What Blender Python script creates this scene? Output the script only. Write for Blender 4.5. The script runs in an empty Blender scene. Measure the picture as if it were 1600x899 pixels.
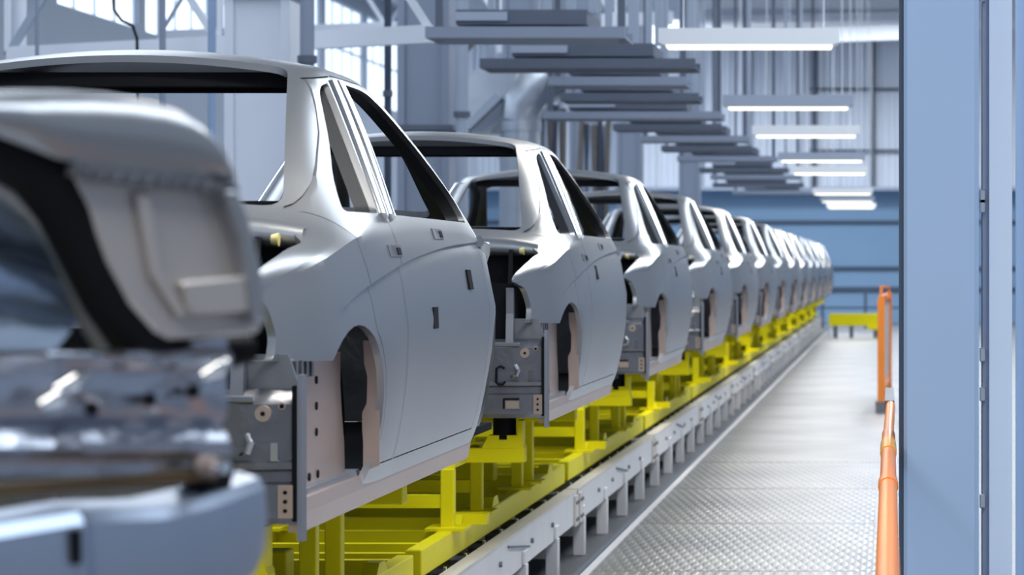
import bpy, bmesh, math, random
from mathutils import Vector, Matrix
random.seed(7)
SC = bpy.context.scene
COL = SC.collection
R = math.radians

# ------------------------------------------------------------------ camera, world, lights, exposure
H = 1.72            # eye height
FPX = 4400.0        # focal length in pixels of a 1600 wide frame
VX, VY = 1390.0, 420.0
cam_d = bpy.data.cameras.new('camera')
cam = bpy.data.objects.new('camera', cam_d)
COL.objects.link(cam)
cam.location = (0, 0, H)
cam.rotation_euler = (R(90), 0, 0)
cam_d.sensor_width = 36.0
cam_d.lens = FPX / 1600.0 * 36.0
cam_d.shift_x = (800.0 - VX) / 1600.0
cam_d.shift_y = (VY - 449.5) / 1600.0
cam_d.clip_start = 0.05
cam_d.clip_end = 400
cam_d.dof.use_dof = True
cam_d.dof.focus_distance = 10.5
cam_d.dof.aperture_fstop = 5.0
SC.camera = cam

w = bpy.data.worlds.new('hall_daylight')
SC.world = w
w.use_nodes = True
bgn = w.node_tree.nodes['Background']
bgn.inputs[0].default_value = (0.62, 0.76, 1.0, 1)
bgn.inputs[1].default_value = 0.36

SC.view_settings.view_transform = 'Standard'
SC.view_settings.look = 'None'
SC.view_settings.gamma = 1.0
SC.view_settings.use_curve_mapping = False
SC.view_settings.exposure = 0.32


def area(name, loc, sx, sy, power, col, rot=(0, 0, 0)):
    l = bpy.data.lights.new(name, 'AREA')
    l.shape = 'RECTANGLE'
    l.size = sx
    l.size_y = sy
    l.energy = power
    l.color = col
    o = bpy.data.objects.new(name, l)
    o.location = loc
    o.rotation_euler = rot
    COL.objects.link(o)
    return o


# daylight through the roof-light strips of the hall
area('roof_light_aisle', (2.6, 40, 9.3), 3.0, 90, 4200, (0.85, 0.93, 1.0))
area('roof_light_line', (-7.0, 45, 9.3), 2.2, 90, 2400, (0.80, 0.90, 1.0))

area('end_wall_fill', (-3.0, 83, 9.3), 14.0, 3.0, 900, (0.88, 0.94, 1.0))  # fill light added below the closed deck to brighten the far wall


# ------------------------------------------------------------------ materials
MATS = {}


def mat(name, col, metal=0.0, rough=0.5, bump=0.0, bscale=40.0, var=0.0, vscale=3.0, emit=None, estr=0.0, rvar=0.0, spec=0.5):
    m = bpy.data.materials.new(name)
    m.use_nodes = True
    nt = m.node_tree
    p = nt.nodes['Principled BSDF']
    p.inputs['Base Color'].default_value = (*col, 1)
    p.inputs['Metallic'].default_value = metal
    p.inputs['Roughness'].default_value = rough
    p.inputs['Specular IOR Level'].default_value = spec
    tc = nt.nodes.new('ShaderNodeTexCoord')
    if var > 0 or rvar > 0:
        n = nt.nodes.new('ShaderNodeTexNoise')
        n.inputs['Scale'].default_value = vscale
        n.inputs['Detail'].default_value = 4
        nt.links.new(tc.outputs['Object'], n.inputs['Vector'])
        if var > 0:
            r = nt.nodes.new('ShaderNodeMapRange')
            r.inputs[3].default_value = 1 - var
            r.inputs[4].default_value = 1 + var
            nt.links.new(n.outputs[0], r.inputs[0])
            mx = nt.nodes.new('ShaderNodeVectorMath')
            mx.operation = 'SCALE'
            mx.inputs[0].default_value = col
            nt.links.new(r.outputs[0], mx.inputs['Scale'])
            nt.links.new(mx.outputs[0], p.inputs['Base Color'])
        if rvar > 0:
            r2 = nt.nodes.new('ShaderNodeMapRange')
            r2.inputs[3].default_value = max(0.03, rough - rvar)
            r2.inputs[4].default_value = rough + rvar
            nt.links.new(n.outputs[0], r2.inputs[0])
            nt.links.new(r2.outputs[0], p.inputs['Roughness'])
    if bump > 0:
        n2 = nt.nodes.new('ShaderNodeTexNoise')
        n2.inputs['Scale'].default_value = bscale
        n2.inputs['Detail'].default_value = 3
        nt.links.new(tc.outputs['Object'], n2.inputs['Vector'])
        b = nt.nodes.new('ShaderNodeBump')
        b.inputs['Strength'].default_value = bump
        b.inputs['Distance'].default_value = 0.01
        nt.links.new(n2.outputs[0], b.inputs['Height'])
        nt.links.new(b.outputs[0], p.inputs['Normal'])
    if emit:
        p.inputs['Emission Color'].default_value = (*emit, 1)
        p.inputs['Emission Strength'].default_value = estr
    MATS[name] = m
    return m


mat('yellow_grommet', (0.75, 0.62, 0.25), 0.0, 0.5)
mat('steel_body', (0.36, 0.37, 0.39), 0.86, 0.35, var=0.06, vscale=1.5, rvar=0.05)
mat('steel_inner', (0.30, 0.31, 0.34), 0.8, 0.42, var=0.15, vscale=4, bump=0.15, bscale=14)
mat('steel_warm_reflect', (0.60, 0.47, 0.41), 0.8, 0.40, var=0.10, vscale=5, rvar=0.08)  # grey zinc with its warm reflections put into the base colour
mat('steel_bright', (0.80, 0.81, 0.82), 1.0, 0.16, var=0.05, vscale=8)
mat('steel_panel', (0.20, 0.20, 0.22), 0.8, 0.34, var=0.3, vscale=9, bump=0.6, bscale=9)
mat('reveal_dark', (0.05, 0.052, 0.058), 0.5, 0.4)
mat('steel_tail', (0.42, 0.45, 0.52), 0.95, 0.24, var=0.2, vscale=7, bump=0.7, bscale=11)
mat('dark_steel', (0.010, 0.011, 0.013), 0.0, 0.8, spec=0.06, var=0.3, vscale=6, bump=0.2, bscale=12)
mat('black_rubber', (0.006, 0.006, 0.008), 0.0, 0.6, spec=0.12)
mat('yellow_paint', (0.94, 0.80, 0.006), 0.0, 0.5, var=0.05, vscale=3, bump=0.05, bscale=30, spec=0.18)
mat('white_paint', (0.72, 0.69, 0.68), 0.0, 0.45, var=0.08, vscale=4)
mat('cream_paint', (0.66, 0.60, 0.54), 0.0, 0.5, var=0.1, vscale=4)
mat('grey_floor', (0.20, 0.21, 0.23), 0.1, 0.45, var=0.2, vscale=1.5)
mat('pit_floor', (0.10, 0.105, 0.115), 0.2, 0.5, var=0.3, vscale=3)
mat('orange_paint', (0.95, 0.27, 0.03), 0.0, 0.35, var=0.06, vscale=6)
mat('orange_band', (0.92, 0.42, 0.02), 0.0, 0.35)
mat('blue_paint', (0.42, 0.56, 0.78), 0.0, 0.5, var=0.04, vscale=2)
mat('pale_blue_paint', (0.70, 0.80, 0.96), 0.0, 0.45, var=0.03, vscale=2)
mat('wall_grey', (0.40, 0.45, 0.54), 0.0, 0.6, var=0.05, vscale=0.5)
mat('blue_wall', (0.22, 0.36, 0.54), 0.0, 0.6, var=0.06, vscale=0.6)
mat('dark_blue', (0.06, 0.09, 0.14), 0.0, 0.5)
mat('silver_cladding', (0.74, 0.79, 0.88), 0.05, 0.5, var=0.08, vscale=0.8)
mat('zinc_duct', (0.62, 0.66, 0.72), 0.85, 0.32, var=0.12, vscale=3, bump=0.3, bscale=5)
mat('grey_column', (0.27, 0.31, 0.40), 0.0, 0.55, var=0.06, vscale=1.2)
mat('white_column', (0.78, 0.81, 0.90), 0.0, 0.5, var=0.03, vscale=1.2)
mat('tray_grey', (0.12, 0.14, 0.19), 0.2, 0.5, var=0.1, vscale=2)
mat('tray_pale', (0.40, 0.45, 0.55), 0.2, 0.5)
mat('white_steel', (0.82, 0.85, 0.92), 0.0, 0.45)
mat('lamp_white', (0.95, 0.96, 0.98), 0.0, 0.4)
mat('lamp_glow', (0.9, 0.9, 0.85), 0.0, 0.4, emit=(1.0, 0.93, 0.72), estr=1.6)
mat('dark_pipe', (0.05, 0.07, 0.11), 0.2, 0.45)
mat('blue_pipe', (0.33, 0.44, 0.62), 0.1, 0.4)
mat('brown_bundle', (0.16, 0.14, 0.13), 0.0, 0.7, var=0.3, vscale=6)
mat('ceiling_deck', (0.42, 0.46, 0.53), 0.2, 0.5)
mat('window_glass', (0.8, 0.88, 1.0), 0.0, 0.2, emit=(0.75, 0.87, 1.0), estr=1.0)


def tread_material():
    m = bpy.data.materials.new('tread_plate')
    m.use_nodes = True
    nt = m.node_tree
    p = nt.nodes['Principled BSDF']
    p.inputs['Metallic'].default_value = 0.75
    tc = nt.nodes.new('ShaderNodeTexCoord')
    n = nt.nodes.new('ShaderNodeTexNoise')
    n.inputs['Scale'].default_value = 0.9
    n.inputs['Detail'].default_value = 5
    nt.links.new(tc.outputs['Object'], n.inputs['Vector'])
    cr = nt.nodes.new('ShaderNodeValToRGB')
    cr.color_ramp.elements[0].position = 0.3
    cr.color_ramp.elements[0].color = (0.28, 0.295, 0.32, 1)
    cr.color_ramp.elements[1].position = 0.7
    cr.color_ramp.elements[1].color = (0.48, 0.475, 0.475, 1)
    nt.links.new(n.outputs[0], cr.inputs[0])
    nt.links.new(cr.outputs[0], p.inputs['Base Color'])
    p.inputs['Roughness'].default_value = 0.33
    # raised lugs in two staggered rows
    hs = []
    for ang, off in ((0, 0.0), (0, 0.5)):
        mp = nt.nodes.new('ShaderNodeMapping')
        mp.inputs['Rotation'].default_value = (0, 0, R(ang))
        mp.inputs['Scale'].default_value = (15, 2.6, 1)
        mp.inputs['Location'].default_value = (off, off, 0)
        nt.links.new(tc.outputs['Object'], mp.inputs['Vector'])
        v = nt.nodes.new('ShaderNodeTexVoronoi')
        v.inputs['Randomness'].default_value = 0.0
        v.inputs['Scale'].default_value = 1.0
        nt.links.new(mp.outputs[0], v.inputs['Vector'])
        r = nt.nodes.new('ShaderNodeMapRange')
        r.inputs[1].default_value = 0.18
        r.inputs[2].default_value = 0.36
        r.inputs[3].default_value = 1.0
        r.inputs[4].default_value = 0.0
        nt.links.new(v.outputs['Distance'], r.inputs[0])
        hs.append(r)
    mx = nt.nodes.new('ShaderNodeMath')
    mx.operation = 'MAXIMUM'
    nt.links.new(hs[0].outputs[0], mx.inputs[0])
    nt.links.new(hs[1].outputs[0], mx.inputs[1])
    b = nt.nodes.new('ShaderNodeBump')
    b.inputs['Strength'].default_value = 0.4
    b.inputs['Distance'].default_value = 0.006
    nt.links.new(mx.outputs[0], b.inputs['Height'])
    nt.links.new(b.outputs[0], p.inputs['Normal'])
    MATS['tread_plate'] = m


tread_material()


# ------------------------------------------------------------------ mesh helpers
class MB:
    def __init__(self):
        self.v = []
        self.f = []

    def add(self, vs, fs):
        o = len(self.v)
        self.v += [tuple(x) for x in vs]
        self.f += [tuple(i + o for i in f) for f in fs]
        return self

    def box(self, x0, x1, y0, y1, z0, z1):
        vs = [(x0, y0, z0), (x1, y0, z0), (x1, y1, z0), (x0, y1, z0), (x0, y0, z1), (x1, y0, z1), (x1, y1, z1), (x0, y1, z1)]
        return self.add(vs, [(3, 2, 1, 0), (4, 5, 6, 7), (0, 1, 5, 4), (1, 2, 6, 5), (2, 3, 7, 6), (3, 0, 4, 7)])

    def bar(self, a, b, wd, ht, up=(0, 0, 1)):
        a, b = Vector(a), Vector(b)
        d = (b - a).normalized()
        up = Vector(up)
        if abs(d.dot(up)) > 0.95:
            up = Vector((0, 1, 0))
        s = d.cross(up).normalized() * wd / 2
        u = s.cross(d).normalized() * ht / 2
        vs = [a - s - u, a + s - u, a + s + u, a - s + u, b - s - u, b + s - u, b + s + u, b - s + u]
        return self.add(vs, [(3, 2, 1, 0), (4, 5, 6, 7), (0, 1, 5, 4), (1, 2, 6, 5), (2, 3, 7, 6), (3, 0, 4, 7)])

    def tube(self, pts, r, n=10, cap=True):
        pts = [Vector(p) for p in pts]
        rings = []
        s = None
        for i, p in enumerate(pts):
            d = (pts[min(i + 1, len(pts) - 1)] - pts[max(i - 1, 0)]).normalized()
            if s is None:
                up = Vector((0, 0, 1)) if abs(d.z) < 0.9 else Vector((0, 1, 0))
                s = d.cross(up).normalized()
            else:
                s = (s - d * s.dot(d)).normalized()
            u = s.cross(d)
            rr = r[i] if isinstance(r, (list, tuple)) else r
            rings.append([p + s * math.cos(2 * math.pi * k / n) * rr + u * math.sin(2 * math.pi * k / n) * rr for k in range(n)])
        vs = [q for ring in rings for q in ring]
        fs = []
        for i in range(len(pts) - 1):
            for k in range(n):
                k2 = (k + 1) % n
                fs.append((i * n + k, i * n + k2, (i + 1) * n + k2, (i + 1) * n + k))
        if cap:
            fs.append(tuple(range(n - 1, -1, -1)))
            o = (len(pts) - 1) * n
            fs.append(tuple(o + k for k in range(n)))
        return self.add(vs, fs)

    def prism(self, poly, axis, a, b):
        """poly: 2D points; axis 'x' -> (y,z) points extruded along x, and so on"""
        def mk(p, t):
            return {'x': (t, p[0], p[1]), 'y': (p[0], t, p[1]), 'z': (p[0], p[1], t)}[axis]
        n = len(poly)
        vs = [mk(p, a) for p in poly] + [mk(p, b) for p in poly]
        fs = [tuple(range(n)), tuple(range(2 * n - 1, n - 1, -1))]
        for i in range(n):
            j = (i + 1) % n
            fs.append((i, n + i, n + j, j))
        return self.add(vs, fs)

    def grid(self, rows):
        n = len(rows[0])
        vs = [p for r in rows for p in r]
        fs = []
        for i in range(len(rows) - 1):
            for j in range(n - 1):
                fs.append((i * n + j, i * n + j + 1, (i + 1) * n + j + 1, (i + 1) * n + j))
        return self.add(vs, fs)

    def mesh(self, name, m, smooth=False, ang=35, fix=True, bevel=0.0, solid=0.0):
        me = bpy.data.meshes.new(name)
        me.from_pydata([tuple(q) for q in self.v], [], self.f)
        finish(me, m, smooth, ang, fix, bevel)
        return me

    def build(self, name, m, parent=None, smooth=False, ang=35, fix=True, bevel=0.0):
        me = self.mesh(name, m, smooth, ang, fix, bevel)
        return link(name, me, parent)


def finish(me, m, smooth=False, ang=35, fix=True, bevel=0.0):
    bm = bmesh.new()
    bm.from_mesh(me)
    if fix:
        bmesh.ops.recalc_face_normals(bm, faces=bm.faces)
    if bevel > 0:
        es = [e for e in bm.edges if len(e.link_faces) == 2 and e.calc_face_angle(0) > 0.6]
        bmesh.ops.bevel(bm, geom=es, offset=bevel, segments=1, affect='EDGES', profile=0.5)
    if smooth:
        for f in bm.faces:
            f.smooth = True
        for e in bm.edges:
            e.smooth = len(e.link_faces) == 2 and e.calc_face_angle(0) < R(ang)
    bm.to_mesh(me)
    bm.free()
    me.materials.clear()
    me.materials.append(MATS[m] if isinstance(m, str) else m)


def link(name, data, parent=None):
    o = bpy.data.objects.new(name, data)
    COL.objects.link(o)
    if parent:
        o.parent = parent
    return o


def empty(name, loc=(0, 0, 0), rz=0.0):
    o = link(name, None)
    o.empty_display_size = 0.1
    o.location = loc
    o.rotation_euler = (0, 0, rz)
    return o


def tag(o, label, cat, group=None):
    o['label'] = label
    o['category'] = cat
    if group:
        o['group'] = group
    return o


def struct(o):
    o['kind'] = 'structure'
    return o


def copy_tree(o, parent=None):
    c = o.copy()
    COL.objects.link(c)
    if parent is not None:
        c.parent = parent
        c.matrix_parent_inverse = o.matrix_parent_inverse.copy()
    for ch in list(o.children):
        copy_tree(ch, c)
    return c


def at(px, py, y):
    """point of the hall on the vertical plane at distance y that the pixel shows"""
    return Vector(((px - VX) * y / FPX, y, H - (py - VY) * y / FPX))


def lerp_tab(tab, t):
    if t <= tab[0][0]:
        return tab[0][1]
    for (a, va), (b, vb) in zip(tab, tab[1:]):
        if t <= b:
            k = (t - a) / (b - a)
            return va + (vb - va) * k
    return tab[-1][1]


def smooth_tab(tab, t):
    """Catmull-Rom (monotone-ish) interpolation of a table"""
    if t <= tab[0][0]:
        return tab[0][1]
    if t >= tab[-1][0]:
        return tab[-1][1]
    n = len(tab)
    for i in range(n - 1):
        a, va = tab[i]
        b, vb = tab[i + 1]
        if t <= b:
            h = b - a
            k = (t - a) / h
            d = (vb - va) / h
            ma = d if i == 0 else 0.5 * (d + (va - tab[i - 1][1]) / (a - tab[i - 1][0]))
            mb = d if i == n - 2 else 0.5 * (d + (tab[i + 2][1] - vb) / (tab[i + 2][0] - b))
            if i > 0 and (va - tab[i - 1][1]) * (vb - va) <= 0:
                ma = 0
            if i < n - 2 and (tab[i + 2][1] - vb) * (vb - va) <= 0:
                mb = 0
            k2, k3 = k * k, k * k * k
            return (2 * k3 - 3 * k2 + 1) * va + (k3 - 2 * k2 + k) * h * ma + (-2 * k3 + 3 * k2) * vb + (k3 - k2) * h * mb
    return tab[-1][1]


def arc_pts(cx, cy, r, a0, a1, n):
    return [(cx + r * math.cos(R(a0 + (a1 - a0) * i / n)), cy + r * math.sin(R(a0 + (a1 - a0) * i / n))) for i in range(n + 1)]


def inset(poly, d):
    """shrink a counter-clockwise polygon by d"""
    n = len(poly)
    ar = sum(poly[i][0] * poly[(i + 1) % n][1] - poly[(i + 1) % n][0] * poly[i][1] for i in range(n))
    sg = 1 if ar > 0 else -1
    out = []
    for i in range(n):
        p0, p1, p2 = Vector(poly[i - 1]), Vector(poly[i]), Vector(poly[(i + 1) % n])
        e1, e2 = (p1 - p0).normalized(), (p2 - p1).normalized()
        n1, n2 = Vector((-e1.y, e1.x)) * sg, Vector((-e2.y, e2.x)) * sg
        m = (n1 + n2)
        m = m / max(0.3, m.length_squared / 2) if m.length > 1e-6 else n1
        q = p1 + m * d
        out.append((q.x, q.y))
    return out


def boolean(obj_mesh, cutter_mesh, op):
    a = bpy.data.objects.new('tmp_a', obj_mesh)
    b = bpy.data.objects.new('tmp_b', cutter_mesh)
    COL.objects.link(a)
    COL.objects.link(b)
    md = a.modifiers.new('b', 'BOOLEAN')
    md.operation = op
    md.solver = 'MANIFOLD'
    md.object = b
    dg = bpy.context.evaluated_depsgraph_get()
    me = bpy.data.meshes.new_from_object(a.evaluated_get(dg))
    bpy.data.objects.remove(a)
    bpy.data.objects.remove(b)
    return me


# ------------------------------------------------------------------ the hall
FLOOR_Z = 0.0
f = MB().box(-16, 14, -4, 96, -0.25, -0.06).build('floor', 'grey_floor')
struct(f)
pit = MB().box(-3.6, -1.80, -3, 84, -0.06, -0.035).build('pit_strip', 'pit_floor', f)
# tread-plate walkway: one object per plate
pl_me = MB().box(-1.74, 0.30, 0.006, 2.994, -0.06, 0.0).mesh('floor_plate', 'tread_plate')
for i in range(26):
    o = link('floor_plate', pl_me, f)
    o.location = (0, -2 + 3.0 * i, 0)
ed = MB().box(-1.772, -1.742, -2, 76, -0.06, 0.006).build('edge_strip', 'tray_grey', f)
MB().box(-1.735, -1.69, -2, 76, 0.0005, 0.004).build('edge_trim', 'white_paint', f)

# back wall: blue lower part, silver corrugated cladding above
wb = MB().box(-16, 14, 93, 93.3, -0.06, 4.6).build('wall_back', 'blue_wall')
struct(wb)
for z in (3.27, 1.75, 1.05):
    MB().box(-16, 14, 92.86, 93.0, z - 0.045, z + 0.045).build('girt', 'dark_blue', wb)
rib = MB()
pts = []
for k in range(6):
    x = k * 0.2
    pts += [(x, 0), (x + 0.11, 0), (x + 0.13, -0.05), (x + 0.18, -0.05)]
pts.append((1.18, 0))
poly = pts + [(1.18, 0.03), (0, 0.03)]
rib.prism(poly, 'z', 4.35, 10.6)
rib_me = rib.mesh('cladding_panel', 'silver_cladding')
wu = struct(MB().box(-16, 14, 92.3, 92.5, 4.4, 10.6).build('wall_back_upper', 'silver_cladding'))
for i in range(25):
    o = link('cladding_panel', rib_me, wu)
    o.location = (-16 + 1.2 * i, 92.22, random.uniform(-0.03, 0.03))
MB().box(-16, 14, 92.0, 92.16, 4.28, 4.40).build('bottom_rail', 'tray_pale', wu)
# vertical stays on the cladding
for x in (-9.0, -6.2, -4.6, -2.45, -0.55):
    MB().box(x - 0.07, x + 0.07, 92.02, 92.14, 4.4, 9.4).build('stay', 'dark_pipe' if x in (-2.45, -0.55) else 'tray_pale', wu)
MB().box(-2.6, 1.0, 91.95, 92.05, 7.55, 7.63).build('conduit', 'dark_pipe', wu)
MB().box(-2.6, 1.0, 91.95, 92.05, 5.55, 5.62).build('conduit', 'dark_pipe', wu)

# left wall with a band of windows
wl = MB()
wl.box(-15.3, -15.0, 8, 93, -0.06, 6.5).box(-15.3, -15.0, 8, 93, 9.0, 10.6)
for i in range(15):
    wl.box(-15.3, -15.0, 8 + 6.03 * i, 8.55 + 6.03 * i, 6.5, 9.0)
wl = struct(wl.build('wall_left', 'wall_grey'))
pane_me = MB().box(-0.02, 0.02, 0.0, 1.28, 0.0, 1.16).mesh('pane', 'window_glass')
for i in range(14):
    y0 = 8.55 + 6.03 * i
    fr = MB()
    for k in range(5):
        fr.box(-15.22, -15.08, y0 + 1.37 * k - 0.035, y0 + 1.37 * k + 0.035, 6.5, 9.0)
    for z in (6.5, 7.75, 9.0):
        fr.box(-15.22, -15.08, y0, y0 + 5.48, z - 0.035, z + 0.035)
    wi = struct(fr.build('window_%d' % (i + 1), 'white_steel'))
    for k in range(4):
        for z in (6.55, 7.80):
            o = link('pane', pane_me, wi)
            o.location = (-15.15, y0 + 1.37 * k + 0.045, z)

# ceiling: deck panels with the roof-light strips left open, purlins below
ce = struct(MB().box(-5.8, 0.9, -4, 93, 9.6, 9.75).build('ceiling', 'ceiling_deck'))
MB().box(-16, -8.2, -4, 93, 9.6, 9.75).build('deck_panel', 'ceiling_deck', ce)
MB().box(4.3, 14, -4, 93, 9.6, 9.75).build('deck_panel', 'ceiling_deck', ce)
pu_me = MB().box(-16, 14, -0.08, 0.08, 9.36, 9.6).mesh('purlin', 'white_steel')
for i in range(9):
    o = link('purlin', pu_me, ce)
    o.location = (0, 8 + 10.2 * i, 0)


# ------------------------------------------------------------------ roof trusses (white lattice)
def truss(name, x0, z0, x1, z1, y, depth, label, sw=0.10):
    t = empty(name, (0, y, 0))
    tag(t, label, 'roof truss', 'white roof trusses')
    n = max(3, int((x1 - x0) / 1.0))
    MB().bar((x0, 0, z0), (x1, 0, z1), sw, sw * 1.7).build('bottom_chord', 'white_steel', t)
    MB().bar((x0, 0, z0 + depth), (x1, 0, z1 + depth), sw, sw * 1.3).build('top_chord', 'white_steel', t)
    for i in range(n):
        a = i / n
        b = (i + 1) / n
        pa = Vector((x0 + (x1 - x0) * a, 0, z0 + (z1 - z0) * a))
        pb = Vector((x0 + (x1 - x0) * b, 0, z0 + (z1 - z0) * b))
        if i % 2:
            pa, pb = pb, pa
        MB().bar(pa, pb + Vector((0, 0, depth)), 0.06, 0.07).build('diagonal', 'white_steel' if i % 2 else 'tray_pale', t)
        if i % 2 == 0:
            MB().bar(pa, pa + Vector((0, 0, depth)), 0.05, 0.06).build('upright', 'white_steel', t)
    return t


truss('roof_truss', -8.3, 3.72, -4.3, 3.93, 26.5, 1.6, 'near white lattice truss behind the white column, upper left')
truss('roof_truss', -12, 8.55, 0.4, 8.95, 86, 0.45, 'far white lattice truss in front of the silver cladding', 0.28)
truss('roof_truss', -13.5, 6.0, -4.0, 6.35, 52, 1.7, 'middle white lattice truss at the upper left', 0.14)


# ------------------------------------------------------------------ columns
def column(name, label, x, y, wd, m, base=True):
    c = empty(name, (x, y, 0))
    tag(c, label, 'column')
    MB().box(-wd / 2, -wd * 0.36, -wd / 2, wd / 2, -0.06, 9.6).build('flange', m, c)
    MB().box(wd * 0.36, wd / 2, -wd / 2, wd / 2, -0.06, 9.6).build('flange', m, c)
    MB().box(-wd * 0.36, wd * 0.36, -wd * 0.42, wd * 0.3, -0.06, 9.6).build('web', m, c)
    MB().box(-wd * .7, wd * .7, -wd * .7, wd * .7, -0.06, 0.0).build('base_plate', 'tray_grey', c)
    z0 = 4.0 if m == 'white_column' else 3.3
    MB().box(-wd * .58, wd * .58, -wd * .56, wd * .56, z0 - 0.03, z0 + 0.03).build('clamp_band', 'tray_grey' if m != 'white_column' else 'tray_pale', c)
    return c


column('steel_column', 'white steel column beyond the nearest roof, upper left', -5.22, 23.5, 0.54, 'white_column')
column('steel_column', 'grey steel column behind the second body roof, right of the white column', -5.22, 31.8, 0.58, 'grey_column')
column('steel_column', 'third grey column of the row, beside the round duct', -5.25, 40.2, 0.5, 'grey_column')
column('steel_column', 'fourth grey column of the row, beyond the round duct', -5.25, 48.6, 0.5, 'grey_column')
column('steel_column', 'fifth grey column, far along the row', -5.25, 57.0, 0.5, 'grey_column')
column('steel_column', 'farthest grey column of the row, near the back wall', -5.25, 74.0, 0.55, 'grey_column')

# big blue column on the right, next to the rail, with its neighbour
bc = empty('blue_column', (0.225, 12.0, 0))
tag(bc, 'wide blue steel column beside the orange handrail', 'column')
poly = [(-0.165, -0.02), (-0.15, -0.04), (0.135, -0.04), (0.155, -0.02), (0.155, 0.30), (-0.165, 0.30)]
MB().prism([(a, b) for a, b in poly], 'z', -0.06, 9.6).build('shaft', 'blue_paint', bc)
MB().box(-0.185, -0.165, 0.0, 0.30, -0.06, 9.6).build('flange', 'dark_blue', bc)
MB().box(-0.18, 0.16, -0.05, 0.32, -0.06, 0.02).build('base_plate', 'blue_paint', bc)
pc = empty('pale_post', (0.475, 12.1, 0))
tag(pc, 'narrow pale blue post at the right edge', 'post')
MB().box(-0.048, 0.05, -0.03, 0.2, -0.06, 9.6).build('shaft', 'pale_blue_paint', pc)
MB().box(-0.075, -0.048, 0.02, 0.2, -0.06, 9.6).build('back_plate', 'tray_pale', pc)
for z in (2.95, 2.90, 1.99, 2.03, 1.35, 1.18, 0.72):
    MB().box(-0.088, -0.062, -0.005, 0.03, z - 0.03, z + 0.03).build('bracket', 'steel_bright', pc, bevel=0.004)
bp = empty('blue_panel', (0.655, 12.36, 0))
tag(bp, 'blue sheet panel cut by the right edge of the picture', 'panel')
MB().box(-0.10, 0.35, 0, 0.06, -0.06, 6).build('sheet', 'blue_paint', bp)
MB().box(-0.10, -0.07, -0.03, 0.0, -0.06, 6).build('edge_fold', 'blue_paint', bp)

# ------------------------------------------------------------------ orange handrail and gate
hr = empty('handrail', (-0.005, 0, 0))
tag(hr, 'orange round handrail running along the walkway', 'handrail')
zr = 0.99
MB().tube([(0, 2.6, zr), (0, 9.6, zr)], 0.030, 16).build('rail', 'orange_paint', hr, True)
MB().tube([(0, 9.62, zr), (0, 12.4, zr)], 0.029, 16).build('rail', 'orange_paint', hr, True)
MB().tube([(0, 9.4, zr), (0, 9.62, zr)], 0.034, 16).build('sleeve', 'orange_paint', hr, True)
MB().tube([(0, 11.1, zr), (0, 11.7, zr)], 0.033, 16).build('marker_band', 'orange_band', hr, True)
MB().tube([(0, 12.4, zr), (0.01, 14.6, zr + 0.02)], 0.024, 12).build('rail_end', 'orange_paint', hr, True)
MB().box(-0.02, 0.03, 14.6, 16.2, zr - 0.04, zr + 0.045).build('clamp', 'steel_panel', hr)
for y in (3.5, 6.5, 9.5, 12.3, 15.4):
    MB().box(-0.018, 0.018, y - 0.02, y + 0.02, 0.0, zr - 0.02).build('post', 'orange_paint', hr)
    MB().box(-0.05, 0.05, y - 0.05, y + 0.05, 0.0, 0.01).build('foot', 'tray_grey', hr)

gt = empty('barrier_gate', (0, 0, 0))
tag(gt, 'orange framed safety gate beyond the handrail', 'gate')
gy0, gy1 = 33.6, 37.5
MB().box(-0.145, -0.055, gy0, gy0 + 0.09, 0.12, 1.36).build('post', 'orange_paint', gt)
MB().box(-0.06, 0.03, gy1, gy1 + 0.09, 0.12, 1.40).build('post', 'orange_paint', gt)
MB().bar((-0.10, gy0, 1.36), (-0.015, gy1 + 0.1, 1.36), 0.06, 0.07).build('top_rail', 'orange_paint', gt)
MB().bar((-0.10, gy0, 0.25), (-0.015, gy1 + 0.1, 0.25), 0.05, 0.06).build('bottom_rail', 'orange_paint', gt)
MB().bar((-0.10, gy0 + .1, 0.8), (-0.015, gy1, 0.8), 0.012, 1.0).build('mesh_panel', 'white_paint', gt)
MB().box(-0.17, -0.03, gy0 - 0.02, gy0 + 0.11, 0.0, 0.13).build('foot', 'steel_panel', gt)
MB().box(-0.08, 0.05, gy1 - 0.02, gy1 + 0.11, 0.0, 0.13).build('foot', 'steel_panel', gt)
MB().bar((-0.10, gy0 + .05, 1.36), (-0.10, gy0 + .05, 1.50), 0.03, 0.03).build('latch_post', 'orange_paint', gt)
MB().bar((-0.01, gy0 + .6, 1.36), (-0.01, gy0 + .6, 1.50), 0.03, 0.03).build('latch_post', 'orange_paint', gt)
MB().bar((-0.10, gy0 + .05, 1.50), (-0.01, gy0 + .6, 1.50), 0.03, 0.03).build('latch_bar', 'orange_paint', gt)

# ------------------------------------------------------------------ far end: yellow stop barrier and railing
yb = empty('stop_barrier', (-0.85, 70, 0))
tag(yb, 'low yellow barrier across the far end of the walkway', 'barrier')
MB().box(-0.66, 0.66, 0, 0.25, 0.30, 0.60).build('beam', 'yellow_paint', yb)
MB().box(0.3, 0.66, -0.04, 0.25, 0.20, 0.30).build('step', 'yellow_paint', yb)
for x in (-0.5, -0.1, 0.5):
    MB().box(x - 0.05, x + 0.05, 0.05, 0.2, 0.0, 0.30).build('foot', 'tray_grey', yb)
fr = empty('safety_railing', (0, 84, 0))
tag(fr, 'dark railing in front of the blue back wall', 'railing')
for z in (0.55, 1.15):
    MB().box(-3.2, 1.5, -0.03, 0.03, z - 0.03, z + 0.03).build('rail', 'dark_blue', fr)
for x in (-3.1, -2.0, -0.72, 0.5):
    MB().box(x - 0.04, x + 0.04, -0.04, 0.04, -0.06, 1.15).build('post', 'dark_blue', fr)


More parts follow.
